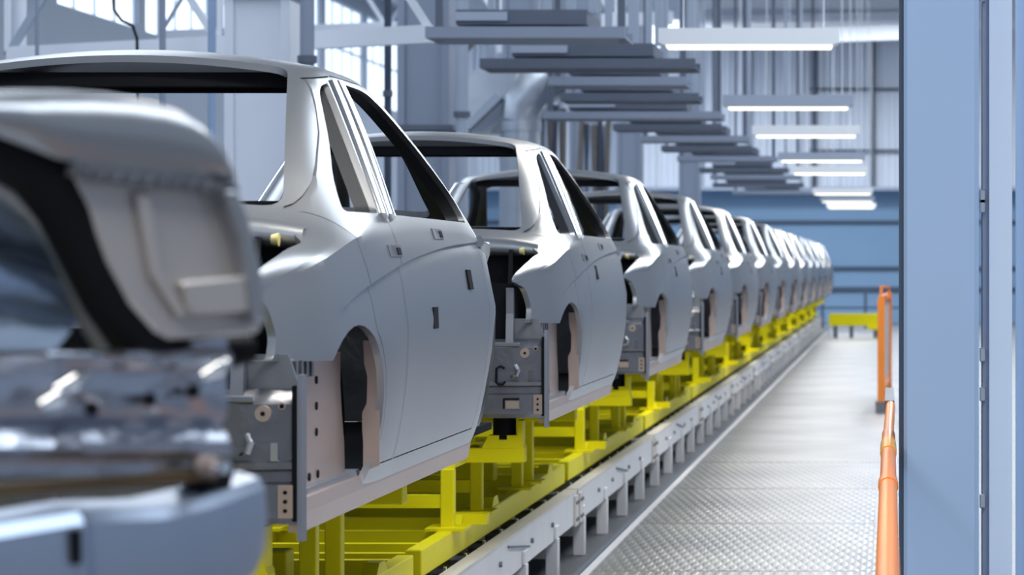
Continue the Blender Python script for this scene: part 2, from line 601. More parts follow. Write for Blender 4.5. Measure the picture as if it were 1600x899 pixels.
# ------------------------------------------------------------------ hanging lamps over the walkway
def lamp(y, label, on, zc=3.60, xr=-0.42, tilt=0.0):
    t = empty('hanging_lamp', (xr - 0.75, y, zc))
    t.rotation_euler = (0, tilt, 0)
    tag(t, label, 'lamp', 'lamps hung over the walkway')
    h = MB()
    h.prism([(-0.75, 0.12), (-0.75, 0.0), (-0.70, -0.02), (0.70, -0.02), (0.75, 0.0), (0.75, 0.12)], 'y', -0.12, 0.12)
    h.build('housing', 'lamp_white' if on != 2 else 'tray_pale', t)
    MB().prism([(-0.69, -0.02), (-0.68, -0.045), (0.68, -0.045), (0.69, -0.02)], 'y', -0.10, 0.10).build('diffuser', 'lamp_glow', t)
    for x in (-0.55, 0.62):
        MB().tube([(x, 0, 0.1), (x, 0, 9.4 - zc)], 0.006, 6).build('cable', 'white_steel', t)
    l = bpy.data.lights.new('lamp_light', 'AREA')
    l.shape = 'RECTANGLE'
    l.size = 1.36
    l.size_y = 0.2
    l.energy = 40
    l.color = (1.0, 0.95, 0.85)
    lo = link('lamp_light', l, t)
    lo.location = (0, 0, -0.06)
    return t


LY = [(23.5, 'nearest hanging lamp, white housing, over the walkway', 1), (32.5, 'second hanging lamp with a grey housing, over the walkway', 2),
      (39.4, 'third hanging lamp, white, tapered ends', 1), (48.5, 'fourth hanging lamp with a thin grey housing', 2),
      (55.0, 'fifth hanging lamp, close behind the fourth', 1), (70, 'sixth hanging lamp, before the blue wall', 1), (78, 'seventh hanging lamp, far down the aisle', 2),
      (86, 'farthest hanging lamp at the end of the aisle', 1)]
for y, lb, on in LY:
    lamp(y, lb, on)
# the row goes on over the near part of the line, above the picture
for y, lb in ((15.5, 'white hanging lamp above the second car body, over the top edge'), (8.0, 'white hanging lamp above the first car body, over the top edge'), (1.5, 'white hanging lamp above the viewpoint at the near end of the row')):
    t = lamp(y, lb, 1)
    t['group'] = 'lamps of the row above the picture'


# ------------------------------------------------------------------ grey trays hung over the line
def tray(y, x0, x1, z, label, k):
    cx = (x0 + x1) / 2
    hw = (x1 - x0) / 2
    t = empty('hanging_tray', (cx, y, z))
    tag(t, label, 'tray', 'grey trays hung over the line')
    m = 'tray_grey' if k % 2 == 1 else 'grey_column'
    MB().prism([(-0.35, 0.0), (0.35, 0.0), (0.35, 0.09), (0.33, 0.09), (0.33, 0.015), (-0.33, 0.015), (-0.33, 0.09), (-0.35, 0.09)], 'x', -hw, hw).build('channel', m, t)
    MB().box(-hw * 0.72, hw * 0.6, -0.2, 0.9, 0.12, 0.24).build('upper_box', 'tray_grey', t)
    MB().box(-hw * 0.72, -hw * 0.2, -0.22, -0.2, 0.15, 0.22).build('cover_plate', 'tray_pale', t)
    for x in (-hw + 0.06, hw - 0.06):
        MB().box(x - 0.03, x + 0.03, -0.03, 0.03, 0.0, 9.6 - z).build('hanger', 'tray_pale' if k % 2 else 'tray_grey', t)
    for x in (hw * 0.15, hw * 0.4, hw * 0.62) if k < 3 else ():
        MB().box(x - 0.035, x + 0.035, 0.1, 0.14, 0.24, 9.6 - z).build('rod', 'tray_pale', t)
    return t


TR = [(22.9, -3.72, -2.12, 3.57), (26.3, -3.78, -1.79, 3.57), (29.2, -3.5, -2.08, 3.6), (32.2, -3.73, -2.16, 3.62), (35.6, -4.35, -2.1, 3.6), (39.0, -3.8, -2.3, 3.62),
      (42, -3.7, -2.1, 3.6), (45.3, -3.65, -2.2, 3.6), (50, -3.75, -2.0, 3.62), (55.8, -3.75, -2.0, 3.62), (60, -3.8, -1.9, 3.62), (65.5, -4.1, -2.0, 3.62), (72, -4.0, -1.9, 3.62)]
ORD = ['nearest', 'second', 'third', 'fourth', 'fifth', 'sixth', 'seventh', 'eighth', 'ninth', 'tenth', 'eleventh', 'twelfth', 'thirteenth']
for k, (y, x0, x1, z) in enumerate(TR):
    tray(y, x0, x1, z, '%s grey tray hung across the line of car bodies, counted from the front' % ORD[k], k)

# ------------------------------------------------------------------ ducts, bundles and pipes beyond the line
du = empty('round_duct', (-4.75, 36, 0))
tag(du, 'zinc ventilation duct with a round elbow beside the grey column', 'duct')
sx = 36 / FPX
def dq(px, py):
    p = at(px, py, 36)
    return (p.x + 4.75, 0, p.z)
MB().tube([(dq(812, 300)[0], 0, -0.06), dq(812, 205)], 0.26, 20).build('lower_pipe', 'zinc_duct', du, True)
MB().tube([dq(812, 205), dq(812, 190)], 0.285, 20).build('collar', 'zinc_duct', du, True)
MB().tube([dq(812, 190), dq(816, 165), dq(836, 140), dq(862, 122)], [0.26, 0.27, 0.28, 0.27], 20).build('elbow', 'zinc_duct', du, True)
MB().tube([dq(862, 122), dq(905, 108), dq(990, 100)], 0.24, 20).build('branch_pipe', 'zinc_duct', du, True)
p = [dq(720, 205), dq(720, 130), dq(745, 95), dq(800, 100), dq(800, 150), dq(760, 205)]
MB().prism([(q[0], q[2]) for q in p], 'y', 0.3, 1.1).build('box_duct', 'zinc_duct', du)
MB().bar(dq(722, 208), dq(782, 150), 0.3, 0.10).build('chute', 'tray_pale', du)
MB().bar(dq(720, 75), dq(745, 45), 0.5, 0.14).build('flap', 'brown_bundle', du)

for j, (px, py0, py1, y, lb) in enumerate([(862, 150, 330, 41.5, 'dark bundle of hoses beside the round duct'),
                                           (930, 180, 330, 46, 'brown bundle of hoses further along, right of the round duct')]):
    b = empty('hose_bundle', (0, y, 0))
    tag(b, lb, 'hoses')
    for k in range(7):
        a = at(px - 22 + 7 * k + random.uniform(-3, 3), py0 + random.uniform(-8, 20), y)
        c = at(px - 22 + 7 * k + random.uniform(-3, 3), 420, y)
        MB().tube([(a.x, 0.04 * (k % 3), a.z), ((a.x + c.x) / 2 + random.uniform(-.05, .05), 0.05 * (k % 2), (a.z + c.z) / 2), (c.x, 0.04 * (k % 3), 0.0)], 0.045, 8).build('hose', ['brown_bundle', 'dark_pipe', 'tray_pale'][k % 3], b, True)

for px, y, r_, m, lb in [(606, 27.5, 0.036, 'dark_pipe', 'dark vertical pipe left of the grey column'),
                         (331, 24.5, 0.036, 'blue_pipe', 'pale blue vertical pipe left of the white column'),
                         (254, 25.5, 0.03, 'grey_column', 'grey vertical pipe at the upper left'),
                         (58, 25.5, 0.018, 'grey_column', 'thin dark drop pipe at the far upper left'),
                         (30, 27.0, 0.07, 'white_steel', 'white vertical post at the far upper left'),
                         (722, 31.2, 0.07, 'tray_pale', 'pale pipe clipped to the side of the grey column'),
                         (480, 23.0, 0.06, 'grey_column', 'grey duct pipe clipped to the white column')]:
    x = (px - VX) * y / FPX
    t = empty('drop_pipe', (x, y, 0))
    tag(t, lb, 'pipe')
    MB().tube([(0, 0, -0.06), (0, 0, 9.6)], r_, 12).build('pipe', m, t, True)
    MB().tube([(0, 0, 3.4), (0, 0, 3.46)], r_ * 1.35, 12).build('clip', 'tray_grey', t, True)

cb = empty('hanging_cable', (0, 25.6, 0))
tag(cb, 'thin black cable hanging in a curve at the upper left', 'cable')
pp = [at(x, y, 25.6) for x, y in ((176, -20), (178, 15), (190, 32), (207, 40), (214, 60), (215, 120))]
MB().tube([(q.x, 0, q.z) for q in pp], 0.014, 8).build('cord', 'black_rubber', cb, True)
pp2 = at(215, 120, 25.6)
MB().tube([(pp2.x, 0, pp2.z), (pp2.x, 0, 0.0)], 0.012, 6).build('drop', 'black_rubber', cb, True)

# ------------------------------------------------------------------ conveyor: white side beams on legs
CX = -2.45      # centre of the line
PITCH = 5.5
Y0 = 7.60       # rear end of the first whole body


def make_conveyor():
    t = empty('conveyor_section', (CX, 0, 0))
    for s in (1, -1):
        xo = 0.54 * s
        b = MB().prism([(xo - 0.025, 0.19), (xo + 0.025, 0.19), (xo + 0.025, 0.375), (xo - 0.025, 0.375)], 'y', 0.04, PITCH - 0.04).build('side_beam', 'white_paint', t)
        MB().box(xo - 0.05, xo + 0.027, 0.02, PITCH - 0.02, 0.375, 0.388).build('cap_strip', 'cream_paint', b)
        for k in range(4):
            y = 0.25 + k * 1.375
            MB().box(xo - 0.025, xo + 0.045, y - 0.045, y + 0.045, -0.035, 0.20).build('leg', 'white_paint', t, bevel=0.004)
            MB().box(xo - 0.29 * s - 0.02, xo - 0.29 * s + 0.05, y + 0.3, y + 0.36, -0.035, 0.19).build('inner_leg', 'cream_paint', t)
            lg = MB().box(xo + 0.025 * s, xo + 0.04 * s, y - 0.07, y + 0.07, 0.20, 0.27).build('leg_bracket', 'white_paint', t, bevel=0.003)
            MB().box(-0.5, 0.5, y + 0.31, y + 0.35, 0.05, 0.11).build('tie', 'cream_paint', t) if s == 1 else None
        for y in (0.12, PITCH - 0.12):
            pl = MB().box(xo + 0.026 * s, xo + 0.038 * s, y - 0.08, y + 0.08, 0.18, 0.36).build('joint_plate', 'cream_paint', t)
            for dy in (-0.045, 0.045):
                for z in (0.22, 0.32):
                    MB().tube([(xo + 0.038 * s, y + dy, z), (xo + 0.048 * s, y + dy, z)], 0.012, 6).build('bolt', 'steel_panel', pl)
        for y in (1.2, 2.1, 3.3, 4.2):
            MB().tube([(xo + 0.025 * s, y, 0.29), (xo + 0.04 * s, y, 0.29)], 0.014, 8).build('bolt', 'steel_panel', t)
        for k in range(9):
            y = 0.35 + k * 0.6
            MB().tube([(xo - 0.06 * s, y, 0.31), (xo - 0.22 * s, y, 0.31)], 0.035, 10).build('roller', 'steel_panel', t, True)
            MB().box(xo - 0.062, xo - 0.05, y - 0.015, y + 0.015, 0.33, 0.40).build('roller_pin', 'steel_bright', t)
        MB().bar((xo + 0.03 * s, 2.4, 0.345), (xo + 0.03 * s, 3.2, 0.27), 0.008, 0.01).build('cable', 'dark_pipe', t)
    MB().box(-0.48, 0.48, 0.02, PITCH - 0.02, 0.12, 0.15).build('drip_pan', 'pit_floor', t)
    return t


conv = make_conveyor()
conv.location.y = 0.5
tag(conv, 'x', 'conveyor', 'white conveyor sections')
CV = [conv] + [copy_tree(conv) for _ in range(13)]
for i, c in enumerate(CV):
    c.location = (CX, 0.5 + PITCH * i, 0)
    c['label'] = 'white conveyor section on legs, %s along the walkway from the near end' % (ORD + ['fourteenth'])[i]


# ------------------------------------------------------------------ yellow carriers
def make_carrier():
    t = empty('body_carrier', (0, 0, 0))
    L = 5.3
    zt, zb = 0.52, 0.40
    Y = 'yellow_paint'
    for s in (1, -1):
        x = 0.42 * s
        MB().box(x - 0.035, x + 0.035, 0, L, zb, zt).build('side_rail', Y, t, bevel=0.005)
        for y, wd in ((0.95, 0.07), (1.85, 0.055), (3.35, 0.06), (3.8, 0.07)):
            po = MB().box(x - 0.03, x + 0.03, y - wd / 2, y + wd / 2, zt, 0.80 if y < 3 else 0.90).build('post', Y, t, bevel=0.004)
            MB().box(x - 0.09, x + 0.09, y - 0.11, y + 0.11, zt, zt + 0.014).build('post_foot', Y, po)
            MB().prism([(y + wd / 2, zt), (y + wd / 2 + 0.13, zt), (y + wd / 2, zt + 0.13)], 'x', x - 0.006, x + 0.006).build('gusset', Y, po)
        MB().box(x - 0.02, x + 0.14 * s if s > 0 else x + 0.02, 1.2, 1.3, zt, zt + 0.05).build('lug', Y, t) if s > 0 else None
        # notch plates on the rail
        for y in (1.25, 2.3, 4.6):
            MB().prism([(y - 0.12, zt), (y + 0.12, zt), (y + 0.06, zt + 0.045), (y - 0.06, zt + 0.045)], 'x', x - 0.03, x + 0.03).build('notch_plate', Y, t)
        # longitudinal upper tie between the posts
        MB().box(x - 0.025, x + 0.025, 0.95, 1.85, 0.80, 0.85).build('upper_rail', Y, t)
        MB().box(x - 0.025, x + 0.025, 3.3, 3.85, 0.90, 0.95).build('upper_rail', Y, t)
        # rubber pads with holders
        for y, z in ((1.38, 0.87), (3.55, 0.95)):
            MB().prism([(x + 0.10 * s, z), (x + 0.30 * s, z), (x + 0.27 * s, z + 0.06), (x + 0.13 * s, z + 0.06)], 'y', y - 0.05, y + 0.05).build('pad_holder', Y, t)
            MB().tube([(x + 0.2 * s, y, z + 0.04), (x + 0.2 * s, y, 1.03)], 0.055, 12).build('support_pad', 'black_rubber', t, True)
        MB().box(x + 0.28 * s - 0.012, x + 0.28 * s + 0.012, 1.33, 1.43, 0.85, 1.0).build('guide_plate', Y, t)
    MB().box(-0.72, 0.72, 1.33, 1.43, 0.80, 0.87).build('rear_arm', Y, t, bevel=0.004)
    MB().box(-0.72, 0.72, 3.50, 3.60, 0.88, 0.95).build('front_arm', Y, t, bevel=0.004)
    for y in (0.03, 0.45, 1.05, 1.75, 2.5, 3.2, 3.9, 4.6, 5.25):
        MB().box(-0.385, 0.385, y - 0.03, y + 0.03, zb + 0.015, zt - 0.015).build('cross_member', Y, t)
    MB().box(-0.10, 0.20, 4.0, 4.14, zt - .01, 0.665).build('centre_block', Y, t, bevel=.006)
    for y in (0.95, 1.85):
        MB().box(-0.39, 0.39, y - 0.022, y + 0.022, 0.62, 0.68).build('cross_brace', Y, t)
    return t


car0 = make_carrier()
tag(car0, 'x', 'carrier', 'yellow body carriers')
NCAR = 13
CRS = [car0] + [copy_tree(car0) for _ in range(NCAR - 1)]
for i, c in enumerate(CRS):
    c.location = (CX, 6.5 + PITCH * i, 0)
    c['label'] = 'yellow steel carrier under the %s car body of the row' % ORD[i]


# ------------------------------------------------------------------ the car body
# local frame: x to the car's right, y forward from the tail, z up from the sill bottom
T_B = [(0, .735), (.15, .785), (.4, .865), (.8, .915), (1.3, .93), (3.1, .93), (3.5, .90), (3.9, .83), (4.35, .68)]     # half width
T_WB = [(0, .60), (.4, .70), (.8, .785), (1.2, .815), (2.7, .825), (3.1, .80), (4.35, .66)]                             # belt height
T_VE = [(0, .70), (.3, .745), (.62, .765), (.85, .715), (1.0, .672), (1.45, .615), (2.2, .615), (2.7, .66), (3.0, .71), (3.35, .76), (3.7, .73), (4.35, .58)]       # upper corner
T_WE = [(0, .655), (.3, .735), (.72, .82), (1.0, 1.035), (1.25, 1.215), (1.45, 1.315), (1.7, 1.345), (2.1, 1.345), (2.35, 1.315), (2.7, 1.215), (2.95, 1.11), (3.24, .94), (3.4, .865), (3.7, .79), (4.35, .68)]
T_CW = [(0, .70), (.3, .785), (.72, .845), (1.0, 1.065), (1.25, 1.265), (1.45, 1.375), (1.7, 1.41), (2.1, 1.405), (2.35, 1.37), (2.7, 1.265), (2.95, 1.155), (3.24, .98), (3.4, .90), (3.7, .84), (4.35, .72)]
G_SIDE = [(0, .895), (.08, .93), (.25, .968), (.45, .992), (.62, 1.0), (.78, .99), (.9, .972), (1.0, .945)]
T_CR = [(.3, .50), (.62, .60), (1.08, .675), (2.15, .755), (3.2, .79)]                                                   # crease height


def side_v(u, z):
    wb = smooth_tab(T_WB, u)
    B = smooth_tab(T_B, u)
    v = B * smooth_tab(G_SIDE, max(0, min(1, z / wb)))
    c = smooth_tab(T_CR, u)
    k = max(0.0, min(1.0, (u - .45) / .4)) * max(0.0, min(1.0, (3.4 - u) / .4))
    if z < c:
        v -= 0.016 * k * math.exp(-(c - z) / .09)
    return v


def section(u):
    wb = smooth_tab(T_WB, u)
    ve = smooth_tab(T_VE, u)
    we = smooth_tab(T_WE, u)
    cw = smooth_tab(T_CW, u)
    c = smooth_tab(T_CR, u)
    pts = []
    lower = [0, .02, .05, .09, .15, .22, .30, .38]
    for z in lower:
        pts.append((side_v(u, z), z))
    # around the crease
    zs = [c - .12 * (c - .38) / .2 if c > .45 else .40, c - .05 * min(1, (c - .38) / .08), c - .02 * min(1, (c - .38) / .08), c - .0005, c + .006]
    top = max(c + .02, wb)
    for z in zs:
        pts.append((side_v(u, max(.385, z)), max(.385, z)))
    for k in range(1, 6):
        z = c + .006 + (wb - c - .006) * k / 5
        pts.append((side_v(u, min(z, wb)), z))
    bv = side_v(u, wb)
    # upper side up to the corner with a rounded shoulder
    e = Vector((ve, we))
    b = Vector((bv, wb))
    d = e - b
    n = 8
    rr = 0.055
    L = max(d.length, 1e-4)
    s_end = max(0.25, 1 - rr / L)
    bow = 0.018 * min(1, L / .3)
    for k in range(1, n + 1):
        t = s_end * k / n
        q = b + d * t
        q.x += bow * math.sin(math.pi * t)
        pts.append((q.x, q.y))
    q0 = Vector(pts[-1])
    tx = max(0.0, ve - rr)
    def topz(x):
        return we + (cw - we) * (1 - (x / ve) ** 2)
    q2 = Vector((tx, topz(tx)))
    for k in range(1, 5):
        t = k / 4
        q = q0 * (1 - t) ** 2 + e * 2 * t * (1 - t) + q2 * t * t
        pts.append((q.x, q.y))
    for k in range(1, 9):
        x = tx * (1 - k / 8)
        pts.append((x, topz(x)))
    return pts


def body_skin():
    us = []
    u = 0.0
    while u < 4.351:
        us.append(u)
        u += 0.05 if u < 3.2 else 0.08
    rows = []
    for u in us:
        s = section(u)
        row = [(x, u, z) for x, z in s] + [(-x, u, z) for x, z in reversed(s[:-1])]
        rows.append(row)
    mb = MB().grid(rows)
    me = mb.mesh('skin', 'steel_body', fix=True)
    o = bpy.data.objects.new('tmp', me)
    COL.objects.link(o)
    # normals must point outwards before thickening
    if me.polygons[len(me.polygons) // 4].normal.dot(Vector((1, 0, .3))) < 0:
        me.flip_normals()
    md = o.modifiers.new('s', 'SOLIDIFY')
    md.thickness = 0.022
    md.offset = -1
    dg = bpy.context.evaluated_depsgraph_get()
    me2 = bpy.data.meshes.new_from_object(o.evaluated_get(dg))
    bpy.data.objects.remove(o)
    return me2


def cutter(parts):
    mb = MB()
    for p in parts:
        mb.prism(*p)
    me = bpy.data.meshes.new('cut')
    me.from_pydata(mb.v, [], mb.f)
    bm = bmesh.new()
    bm.from_mesh(me)
    bmesh.ops.recalc_face_normals(bm, faces=bm.faces)
    bm.to_mesh(me)
    bm.free()
    return me


def rpoly(pts, r, n=4):
    """round the corners of a polygon"""
    out = []
    m = len(pts)
    for i in range(m):
        p0, p1, p2 = Vector(pts[i - 1]), Vector(pts[i]), Vector(pts[(i + 1) % m])
        rad = r[i] if isinstance(r, (list, tuple)) else r
        a = p1 + (p0 - p1).normalized() * min(rad, (p0 - p1).length * .49)
        b = p1 + (p2 - p1).normalized() * min(rad, (p2 - p1).length * .49)
        for k in range(n + 1):
            t = k / n
            q = a * (1 - t) ** 2 + p1 * 2 * t * (1 - t) + b * t * t
            out.append((q.x, q.y))
    return out


# window openings in (u, z), counter-clockwise from the lower rear corner
WIN_R = rpoly([(.88, .862), (1.19, .862), (1.49, 1.29), (1.385, 1.272), (1.175, 1.085), (.99, .955)], [.03, .03, .03, .08, .1, .08])
WIN_F = rpoly([(1.355, .862), (2.98, .862), (2.96, .95), (2.68, 1.12), (2.35, 1.25), (2.05, 1.30), (1.63, 1.30)], [.03, .03, .08, .1, .1, .1, .03])
# door outlines in (u, z)
ARC = [(a, b) for a, b in arc_pts(.65, .18, .375, 0, 58, 6)]
DOOR_R = [(1.33, .085), (1.27, .84), (1.565, 1.318), (1.39, 1.30), (1.155, 1.115), (.96, .985), (.78, .862), (.78, .72)] + list(reversed(ARC)) + [(1.025, .085)]
DOOR_F = [(1.345, .085), (3.02, .085), (3.12, .45), (3.12, .80), (3.04, .87), (2.99, .975), (2.70, 1.145), (2.36, 1.277), (2.06, 1.325), (1.58, 1.32), (1.285, .84)]


def poly_ccw(p):
    a = sum(p[i][0] * p[(i + 1) % len(p)][1] - p[(i + 1) % len(p)][0] * p[i][1] for i in range(len(p)))
    return p if a > 0 else p[::-1]


def build_body_meshes():
    skin = body_skin()
    cuts1 = [
        (WIN_R, 'x', -1.3, 1.3), (WIN_F, 'x', -1.3, 1.3),
        (rpoly([(-.64, .80), (.64, .80), (.515, 1.46), (-.515, 1.46)], .06), 'z', .77, 1.6),              # rear window
        (rpoly([(-.555, 2.40), (.555, 2.40), (.68, 3.32), (-.68, 3.32)], .06), 'z', .75, 1.6),              # windscreen
    ]
    me = skin
    for c1 in cuts1:
        me = boolean(me, cutter([c1]), 'DIFFERENCE')
    cuts2 = [
        (rpoly([(-.69, -.3), (.69, -.3), (.692, .03), (.735, .30), (.752, .54), (.69, .67), (-.69, .67), (-.752, .54), (-.735, .30), (-.692, .03)], .03), 'z', .30, 1.0),   # boot opening
    ]
    me = boolean(me, cutter(cuts2), 'DIFFERENCE')
    tl = rpoly([(-.2, .44), (.10, .44), (.125, .50), (.11, .60), (.02, .628), (-.2, .628)], .02)
    ql = [(-.3, -.3), (.62, -.3), (.62, .425), (.30, .43), (-.3, .45)]
    cuts3 = [(tl, 'x', -1.3, 1.3)]
    me = boolean(me, cutter(cuts3), 'DIFFERENCE')
    me = boolean(me, cutter([(ql, 'x', -1.3, 1.3)]), 'DIFFERENCE')
    wh = arc_pts(.65, .18, .345, 0, 360, 40)[:-1]
    wf = arc_pts(3.5, .16, .35, 0, 360, 40)[:-1]
    me = boolean(me, cutter([(wh, 'x', -1.3, 1.3), (wf, 'x', -1.3, 1.3)]), 'DIFFERENCE')
    dr, df = poly_ccw(DOOR_R), poly_ccw(DOOR_F)
    gap = 0.0045
    rear = boolean(me, cutter([(inset(dr, gap), 'x', .35, 1.3)]), 'INTERSECT')
    front = boolean(me, cutter([(inset(df, gap), 'x', .35, 1.3)]), 'INTERSECT')
    shell = me
    for s in (1, -1):
        a, b = (.35, 1.3) if s > 0 else (-1.3, -.35)
        shell = boolean(shell, cutter([(dr, 'x', a, b)]), 'DIFFERENCE')
        shell = boolean(shell, cutter([(df, 'x', a, b)]), 'DIFFERENCE')
    out = []
    for m_, nm in ((shell, 'body_shell'), (rear, 'rear_door'), (front, 'front_door')):
        finish(m_, 'steel_body', True, 28, False)
        m_.name = nm
        out.append(m_)
    for m_ in out[1:]:
        c = m_.copy()
        c.transform(Matrix.Diagonal((-1, 1, 1, 1)))
        c.flip_normals()
        out.append(c)
    return out


def upper_v(u, z):
    """half width of the upper side at height z"""
    wb = smooth_tab(T_WB, u)
    b = Vector((side_v(u, wb), wb))
    e = Vector((smooth_tab(T_VE, u), smooth_tab(T_WE, u)))
    t = max(0, min(1, (z - wb) / max(.01, e.y - wb)))
    return b.x + (e.x - b.x) * t + 0.018 * math.sin(math.pi * t)


def patch(u, z, du, dz, off, s=1):
    """thin plate lying on the body side"""
    q = [(u - du, z - dz), (u + du, z - dz), (u + du, z + dz), (u - du, z + dz)]
    vs = [((side_v(a, b) - .006) * s, a, b) for a, b in q] + [((side_v(a, b) + off) * s, a, b) for a, b in q]
    return MB().add(vs, [(0, 1, 2, 3), (7, 6, 5, 4), (0, 4, 5, 1), (1, 5, 6, 2), (2, 6, 7, 3), (3, 7, 4, 0)])


def make_car():
    shell, rd, fd, rdl, fdl = build_body_meshes()
    t = empty('car_body')
    link('body_shell', shell, t)
    for me_r, me_l, nm in ((rd, rdl, 'rear_door'), (fd, fdl, 'front_door')):
        for me, s in ((me_r, 1), (me_l, -1)):
            d = link(nm, me, t)
            # handle recess plate and the bright window frame upright
            u = 1.22 if nm == 'rear_door' else 2.15
            z = smooth_tab(T_CR, u) + .055
            v = side_v(u, z) * s
            patch(u, z, .10, .018, .003, s).build('handle_base', 'steel_panel', d)
            patch(u + .055, z, .028, .011, .005, s).build('lock_hole', 'black_rubber', d)
            if nm == 'rear_door':
                a, b, r_ = (1.215, .85), (1.515, 1.285), .025
            else:
                a, b, r_ = (1.325, .85), (1.605, 1.29), .025
            pts = []
            for k in range(7):
                f_ = k / 6
                uu, zz = a[0] + (b[0] - a[0]) * f_, a[1] + (b[1] - a[1]) * f_
                pts.append(((upper_v(uu, zz) - .004) * s, uu, zz))
            MB().tube(pts, r_, 12).build('window_frame', 'steel_bright', d, True)
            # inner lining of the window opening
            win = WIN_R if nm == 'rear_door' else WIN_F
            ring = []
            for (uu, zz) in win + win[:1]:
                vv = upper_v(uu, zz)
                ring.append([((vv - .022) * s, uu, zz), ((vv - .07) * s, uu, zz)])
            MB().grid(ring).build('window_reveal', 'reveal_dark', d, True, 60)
    # ---- rear end
    rp = MB()
    n = 24
    rows = []

    def ry(x):
        return .03 + .05 * (abs(x) / .83) ** 4
    for i in range(n + 1):
        x = -.83 + 1.66 * i / n
        rows.append([(x, ry(x) + dy, z) for z, dy in ((-.01, .03), (.01, .0), (.10, .0), (.108, .018), (.135, .018), (.143, .0), (.16, -.004), (.168, .004), (.32, .0), (.335, .012), (.36, .05))])
    rp.grid(rows)
    rear = rp.build('rear_panel', 'steel_panel', t, True, 30)
    for x, z, r_ in ((.745, .295, .026), (.795, .315, .012), (-.745, .295, .026), (.30, .25, .03), (0.05, .25, .03)):
        yy = ry(x)
        bo = MB().tube([(x, yy + .012, z), (x, yy - .004, z)], [r_, r_ * .85], 16).build('pressed_boss', 'steel_warm_reflect', rear, True)
        MB().tube([(x, yy, z), (x, yy - .007, z)], .0065, 8).build('bolt_hole', 'black_rubber', rear)
    for x in (.70, .18, -.3):
        yy = ry(x)
        MB().tube([(x - .02, yy, .185), (x + .012, yy - .03, .195), (x + .02, yy - .03, .215), (x + .005, yy - .005, .235)], .011, 8).build('tow_bracket', 'steel_bright', rear, True)
    MB().tube([(.635 + .022 * math.cos(R(a)), ry(.635) - .008, .19 + .0225 * (1 if a < 200 else -1) + .022 * math.sin(R(a)) * (1 if a < 200 else 1)) for a in (30, 90, 150, 200, 240, 300, 350)], .006, 6).build('hook', 'black_rubber', rear, True)
    fr_ = MB()
    x0, x1, z0, z1, yb_ = .645, .72, .035, .085, ry(.69)
    fr_.box(x0, x0 + .008, yb_ - .012, yb_ + .01, z0, z1).box(x0, x1, yb_ - .012, yb_ + .01, z1 - .008, z1)
    fr_.build('tab_frame', 'black_rubber', rear)
    MB().box(x0 + .012, x1, yb_ - .008, yb_ + .01, z0, z1 - .012).build('tab_plate', 'steel_warm_reflect', rear)
    MB().box(.785, .825, ry(.80) - .010, ry(.80) + .01, .01, .10).build('corner_tab', 'steel_warm_reflect', rear)
    MB().box(.765, .785, ry(.77) - .006, ry(.77) + .01, .165, .215).build('clip', 'steel_bright', rear)
    MB().box(-.2, .2, .02, .04, .02, .08).build('tab_plate', 'steel_panel', rear)
    for z in (.03, .055, .08):
        MB().tube([(.805, .09, z), (.805, ry(.80) - .014, z)], .006, 6).build('bolt_hole', 'black_rubber', rear)
    for s in (1, -1):
        MB().prism([(.66 * s, .35), (.835 * s, .35), (.80 * s, .455), (.66 * s, .455)], 'y', .125, .14).build('corner_plate', 'steel_inner', t)
    sl = MB().box(-.72, .72, .05, .13, .325, .345).build('boot_sill', 'steel_inner', t, bevel=.004)
    for s in (1, -1):
        # dark corner channel, apron plate behind the wheel, warm flange at the door edge
        MB().prism([(.834 * s, .08), (.846 * s, .082), (.852 * s, .12), (.834 * s, .14)], 'z', -.055, .40).build('corner_channel', 'steel_inner', t)
        MB().prism([(.822 * s, .07), (.834 * s, .07), (.834 * s, .14), (.822 * s, .14)], 'z', .0, .37).build('corner_seam', 'black_rubber', t)
        ap = MB().prism([(.15, .07), (.93, .07), (.92, .16), (.88, .26), (.86, .34), (.86, .44), (.15, .44)], 'x', .79 * s, .80 * s).build('wheel_apron', 'steel_warm_reflect', t)
        for u, z in ((.50, .37), (.50, .295), (.50, .22), (.40, .098), (.52, .098)):
            MB().tube([(.795 * s, u, z), (.804 * s, u, z)], .012, 10).build('bolt_hole', 'black_rubber', ap)
        MB().box(min(.79 * s, .83 * s), max(.79 * s, .83 * s), .14, 1.0, .06, .078).build('apron_ledge', 'steel_inner', ap)
        # sprung clips above the apron
        for k in range(4):
            MB().box(min(.80 * s, .815 * s), max(.80 * s, .815 * s), .16 + .07 * k, .19 + .07 * k, .385, .435).build('clip', 'steel_panel', ap)
        # wheel house tub
        rows = []
        for a in range(0, 181, 12):
            c_, s_ = math.cos(R(a)), math.sin(R(a))
            rows.append([(.50 * s, .65 + .36 * c_, .18 + .36 * s_), (.785 * s, .65 + .36 * c_, .18 + .36 * s_)])
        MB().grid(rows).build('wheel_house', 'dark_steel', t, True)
        # edge of the door aperture seen through the arch
        fl = [(side_v(1.0, .40) - .026, .47), (side_v(1.0, .4) - .026, .09), (.845, .07), (.845, .16), (.842, .20), (.842, .25), (.856, .28), (.858, .36), (.848, .40), (.845, .47)]
        MB().prism([(a * s, b) for a, b in fl], 'y', .985, .995).build('aperture_flange', 'steel_warm_reflect', t)
        # sill rail along the bottom, tail lamp pocket, boot gutter
        MB().prism([(.80 * s, -.035), (.835 * s, -.035), (.846 * s, .02), (.846 * s, .06), (.80 * s, .06)], 'y', .13, 3.18).build('sill_rail', 'steel_warm_reflect', t)
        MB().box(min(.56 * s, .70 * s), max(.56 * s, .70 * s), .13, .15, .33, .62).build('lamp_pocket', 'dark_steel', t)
        MB().prism([(.06, .33), (.10, .33), (.14, .46), (.13, .58), (.08, .60), (.08, .48)], 'x', .655 * s, .69 * s).build('lamp_bracket', 'steel_inner', t)
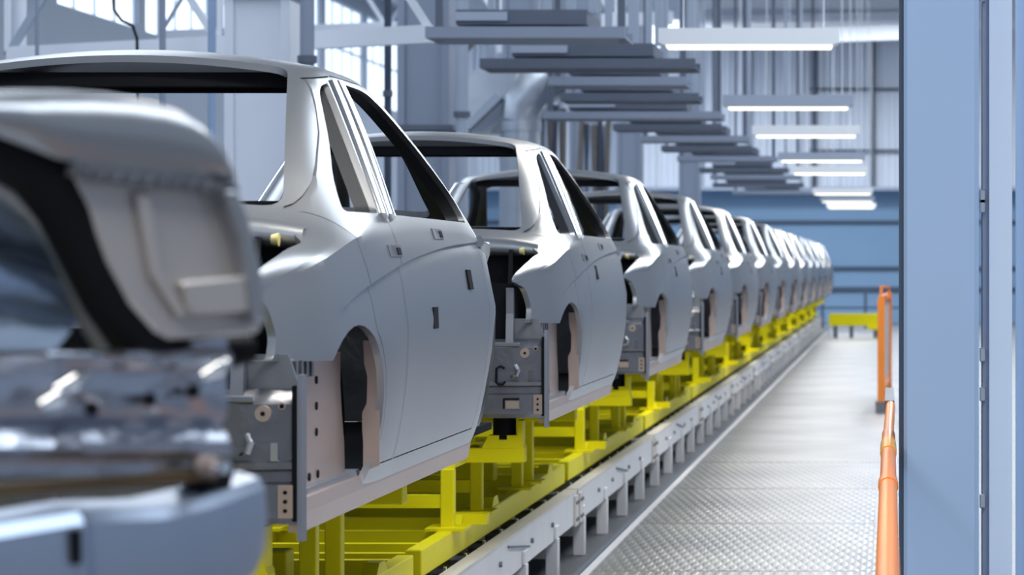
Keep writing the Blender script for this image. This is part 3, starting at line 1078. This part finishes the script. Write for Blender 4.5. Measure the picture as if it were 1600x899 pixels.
        MB().tube([(.672 * s, .60, .775), (.650 * s, .60, .775)], [.020, .014], 14).build('grommet', 'yellow_grommet', t, True)
        MB().bar((.64 * s, .30, .40), (.60 * s, .66, .78), .02, .035).build('boot_hinge', 'dark_steel', t)
        # inner pillar faces
    # ---- inside
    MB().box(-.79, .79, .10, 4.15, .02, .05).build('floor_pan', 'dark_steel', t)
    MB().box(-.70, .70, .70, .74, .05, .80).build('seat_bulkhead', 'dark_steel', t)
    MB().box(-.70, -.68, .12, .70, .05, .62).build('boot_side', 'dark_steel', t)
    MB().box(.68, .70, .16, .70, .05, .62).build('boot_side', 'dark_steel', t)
    MB().box(-.66, .66, .40, .44, .52, .56).build('boot_cross_bar', 'steel_inner', t)
    sh = MB()
    rows = []
    for i in range(29):
        x = -.655 + 1.31 * i / 28
        rows.append([(x, u, .802 + .012 * math.sin(9 * x + 14 * u) * math.sin(5 * u * 3 + x * 4)) for u in [.69 + .04 * k for k in range(12)]])
    sh.grid(rows).build('parcel_shelf', 'steel_bright', t, True, 60)
    db = []
    for k in range(25):
        x = -.735 + 1.47 * k / 24
        q = (abs(x) / .735) ** 5
        db.append([(x, .70 - .03 * q, .75 - .0 * q), (x, .655 - .03 * q, .765 - .01 * q), (x, .648 - .03 * q, .80 - .025 * q), (x, .665 - .03 * q, .838 - .035 * q), (x, .72 - .03 * q, .85 - .035 * q)])
    MB().grid(db).build('deck_bar', 'steel_body', t, True, 70)
    MB().box(-.66, .66, 1.12, 1.15, .78, .90).build('shelf_brace', 'dark_steel', t)
    MB().box(-.50, .50, 1.50, 1.58, 1.28, 1.325).build('roof_bow', 'dark_steel', t)
    MB().box(-.50, .50, 1.95, 2.03, 1.29, 1.335).build('roof_bow', 'dark_steel', t)
    MB().box(-.78, .78, 2.95, 3.05, .70, .80).build('dash_beam', 'dark_steel', t)
    MB().box(-.66, .66, 4.20, 4.26, .05, .62).build('front_panel', 'steel_panel', t)
    return t


proto = make_car()
tag(proto, 'x', 'car body', 'bare metal car bodies in line')
CARS = [proto] + [copy_tree(proto) for _ in range(NCAR - 1)]
CLAB = ['large bare metal car body nearest along the line, roof cut by the left edge', 'second bare metal car body in line, pale roof and dark open boot', 'third car body in line, behind the one with the pale roof',
        'fourth car body in line', 'fifth car body in line', 'sixth car body in line', 'seventh car body in line', 'eighth car body in line', 'ninth car body in line', 'tenth car body in line',
        'eleventh car body in line', 'twelfth car body in line, last but one', 'last car body at the far end of the line']
for i, c in enumerate(CARS):
    c.location = (CX, Y0 + PITCH * i, 1.03)
    c['label'] = CLAB[i] if i < 3 or i > 10 else CLAB[i] + ', bare metal, counted from the front'
    pads = [(1.85, .525), (2.70, .65)] if i == 0 else [(1.72, .67)]
    for u, z in pads:
        if i < 7:
            patch(u, z, .045, .036, .002).build('door_pad', 'black_rubber', c)

# ------------------------------------------------------------------ the turned body in the foreground
FG = empty('turned_car_body', (-0.79, 3.60, 0), R(50))
tag(FG, 'blurred rear corner of a turned bare metal car body, lower left foreground', 'car body')
# local frame: -x to the left along its tail, +y forward into the body, z = height above the floor


def fgp(px, py, b=0.0):
    """point of the tail plane (offset b forward) that a pixel shows, in the body's local frame"""
    c, s = math.cos(R(50)), math.sin(R(50))
    # world = O + x*(c,s) + b*(-s,c); solve world.x / world.y = k
    k = (px - VX) / FPX
    ox, oy = -0.79, 3.60
    # (ox + x c - b s) = k (oy + x s + b c)
    x = (k * (oy + b * c) - ox + b * s) / (c - k * s)
    yw = oy + x * s + b * c
    return Vector((x, b, H - (py - VY) * yw / FPX))


def fg_build():
    # rounded shoulder above the lamp pocket
    top = [(357, 283), (354, 250), (343, 215), (322, 185), (295, 165), (255, 150), (200, 141), (140, 137), (70, 137), (0, 140), (-90, 146)]
    low = [(357, 287), (352, 286), (340, 283), (318, 279), (292, 276), (250, 273), (200, 268), (150, 262), (95, 250), (40, 228), (-60, 190)]
    rows = []
    for (tx, ty), (lx, ly) in zip(top, low):
        a = fgp(lx, ly)
        b = fgp(tx, ty)
        row = [a + Vector((0, .03, .004)), a]
        hgt = b.z - a.z
        for k in range(1, 9):
            an = math.pi / 2 * k / 8
            zz = a.z + hgt * math.sin(an)
            yy = -.03 * math.sin(math.pi * k / 8 * .8) + .09 * (1 - math.cos(an)) ** 1.3
            xx = a.x + (b.x - a.x) * (k / 8)
            row.append(Vector((xx, yy, zz)))
        e = row[-1]
        for dy in (.15, .35, .55):
            row.append(Vector((e.x - .02 * dy, dy + .06, e.z + .02 * dy)))
        rows.append(row)
    MB().grid(rows).build('shoulder_panel', 'steel_body', FG, True, 60)
    # welded flange under the shoulder
    fl = []
    for lx, ly in [(357, 290), (340, 286), (292, 279), (250, 276), (200, 271), (150, 265), (110, 258)]:
        fl.append(fgp(lx, ly, .0))
    for i, (a, b) in enumerate(zip(fl, fl[1:])):
        MB().bar(a + Vector((0, -.002, -.006)), b + Vector((0, -.002, -.006)), .02, .014).build('weld_flange', 'steel_inner', FG)
        m = (a + b) / 2
        for k in range(2):
            q = a + (b - a) * (k * .5 + .25)
            MB().tube([q + Vector((0, -.010, -.006)), q + Vector((0, -.018, -.006))], .007, 10).build('spot_weld', 'steel_panel', FG, True)
    # lamp pocket plate
    out = [(112, 268), (140, 330), (170, 410), (205, 475), (245, 520), (268, 531), (330, 527), (405, 522), (414, 500), (408, 455), (398, 400), (385, 340), (372, 295), (300, 285), (200, 275)]
    P2 = [fgp(x, y, .012) for x, y in out]
    poly = [(p.x, p.z) for p in P2]
    pk = MB().prism(poly, 'y', .012, .035).build('lamp_pocket', 'steel_warm_grey', FG, bevel=.004)
    # raised facets of the pocket
    def facet(name, pxs, y0, y1, m, par):
        q = [fgp(x, y, y0) for x, y in pxs]
        return MB().prism([(p.x, p.z) for p in q], 'y', y0, y1).build(name, m, par, bevel=.004)
    facet('pocket_step', [(285, 440), (300, 492), (408, 486), (400, 430)], -.012, .012, 'steel_warm_grey', pk)
    facet('pocket_rib', [(215, 300), (240, 430), (285, 500), (300, 492), (258, 420), (238, 300)], -.002, .012, 'steel_warm_grey', pk)
    facet('corner_flange', [(352, 296), (380, 380), (398, 500), (418, 508), (412, 430), (388, 330), (372, 296)], -.02, .02, 'steel_body', pk)
    # black seal round the boot opening
    sp = [(-40, 205), (10, 232), (60, 262), (105, 320), (140, 390), (175, 460), (215, 520), (262, 552), (330, 556), (390, 545)]
    MB().tube([fgp(x, y, .055) for x, y in sp], [.042, .042, .042, .041, .040, .040, .038, .03, .024, .018], 12).build('boot_seal', 'black_rubber', FG, True)
    # inner flange ring and curved inner panel
    ip = [(-40, 262), (10, 290), (55, 322), (95, 375), (125, 440), (150, 505), (190, 570)]
    MB().tube([fgp(x, y, .09) for x, y in ip], .020, 10).build('inner_flange', 'steel_inner', FG, True)
    rows = []
    for k in range(13):
        f_ = k / 12
        row = []
        for j in range(9):
            g = j / 8
            a = fgp(-60 + 220 * f_ * (1 - .2 * g), 250 + 330 * g + 90 * f_ * (1 - g), .13)
            a.y += .10 * (1 - math.sin(math.pi * min(1, g * .9 + .05))) + .06 * (1 - f_)
            row.append(a)
        rows.append(row)
    MB().grid(rows).build('inner_arch_panel', 'steel_inner_blue', FG, True, 70)
    # tail panel with pressings
    rows = []
    nx, nz = 40, 22
    for i in range(nx + 1):
        row = []
        for j in range(nz + 1):
            px = -60 + 415 * i / nx
            py = 548 + 195 * j / nz - 20 * max(0, (px - 200) / 155)
            if px > 300:
                py += 0
            q = fgp(px, py, .03)
            d = .018 * math.exp(-((px - 110) / 45) ** 2 - ((py - 610) / 30) ** 2)
            d += .010 * math.exp(-((px - 240) / 25) ** 2 - ((py - 625) / 22) ** 2)
            d += .010 * math.exp(-((px - 310) / 18) ** 2 - ((py - 615) / 18) ** 2)
            d += .012 * math.exp(-((py - 700) / 12) ** 2)
            d -= .012 * math.exp(-((py - 665) / 10) ** 2)
            d += .014 * math.exp(-((py - 560) / 10) ** 2)
            q.y -= d
            row.append(q)
        rows.append(row)
    tp = MB().grid(rows).build('tail_panel', 'steel_tail', FG, True, 70)
    for px, py in ((240, 625), (308, 612), (150, 640)):
        q = fgp(px, py, .0)
        MB().tube([q + Vector((0, .012, 0)), q + Vector((0, .006, 0))], .009, 10).build('locating_hole', 'black_rubber', tp)
    for px, py, m in ((110, 595, 'steel_bright'), (85, 620, 'steel_bright'), (335, 575, 'steel_bright')):  # bright beads put on the pressings in place of highlights
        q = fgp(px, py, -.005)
        MB().tube([q + Vector((-.02, 0, -.01)), q + Vector((0, -.006, 0)), q + Vector((.02, 0, .006))], [.006, .012, .006], 10).build('highlight_bead', m, tp, True)
    # bumper beam: swept box that bends forward at the corner
    st = [(-260, 868, 1050, -.05), (-60, 835, 1010, -.05), (8, 826, 1000, -.05), (132, 806, 985, -.05), (145, 804, 982, -.035), (255, 800, 975, -.035), (330, 783, 955, -.01), (400, 757, 905, .035), (414, 752, 870, .06)]
    rows = []
    for px, y0, y1, b in st:
        a = fgp(px, y0, b)
        c = fgp(px, y1, b)
        r_ = [Vector((a.x, b + .075, a.z + .012)), Vector((a.x, b + .012, a.z + .004)), Vector((a.x, b, a.z - .010)), Vector((a.x, b - .004, (a.z + c.z) / 2)), Vector((a.x, b, c.z + .010)), Vector((a.x, b + .012, c.z)), Vector((a.x, b + .075, c.z))]
        r_.append(r_[0].copy())
        rows.append(r_)
    mb = MB().grid(rows)
    n = len(rows)
    mb.f.append(tuple((n - 1) * 8 + k for k in range(7)))
    bb = mb.build('bumper_beam', 'steel_beam', FG, True, 30)
    q = fgp(118, 855, -.055)
    MB().box(q.x - .006, q.x + .006, q.y - .004, q.y + .03, q.z - .02, q.z + .02).build('tow_hole', 'black_rubber', bb)
    q0, q1 = fgp(-60, 770, .02), fgp(330, 742, .02)
    MB().bar(q0, q1, .025, .014).build('beam_mount', 'rust_brown', FG)
    q = fgp(318, 728, .0)
    MB().tube([q, q + Vector((0, -.03, 0))], [.014, .011], 12).build('mount_bolt', 'steel_warm_reflect', FG, True)
    MB().tube([q + Vector((0, -.03, 0)), q + Vector((0, -.045, .0))], .009, 8).build('bolt_tip', 'steel_bright', FG, True)
    MB().bar(fgp(300, 730, .05), fgp(345, 745, .05), .05, .04).build('beam_bracket', 'dark_steel', FG)


mat('rust_brown', (0.07, 0.045, 0.02), 0.2, 0.6, var=0.6, vscale=14)
mat('steel_warm_grey', (0.52, 0.48, 0.46), 0.7, 0.45, var=0.08, vscale=5)
mat('steel_inner_blue', (0.34, 0.42, 0.55), 0.9, 0.24, var=0.25, vscale=9, bump=0.6, bscale=8)
mat('steel_beam', (0.36, 0.43, 0.55), 0.8, 0.34, var=0.1, vscale=4)
fg_build()
# the rest of that body, further forward and outside the picture
fs = link('body_shell', proto.children[0].data, FG)
fs.location = (-.93, .52, 1.13)
for ch in proto.children:
    if ch.name.startswith(('rear_door', 'front_door', 'floor_pan')):
        o = link(ch.name.split('.')[0], ch.data, FG)
        o.location = (-.93, .52, 1.13)
tc = copy_tree(car0)
tc.rotation_euler = (0, 0, R(50))
tc.location = Vector((-0.79, 3.60, 0)) + Matrix.Rotation(R(50), 3, 'Z') @ Vector((-.93, .2, 0))
tc.scale = (1, .9, 1.09)
tc['label'] = 'yellow carrier turned under the foreground car body, below the picture'
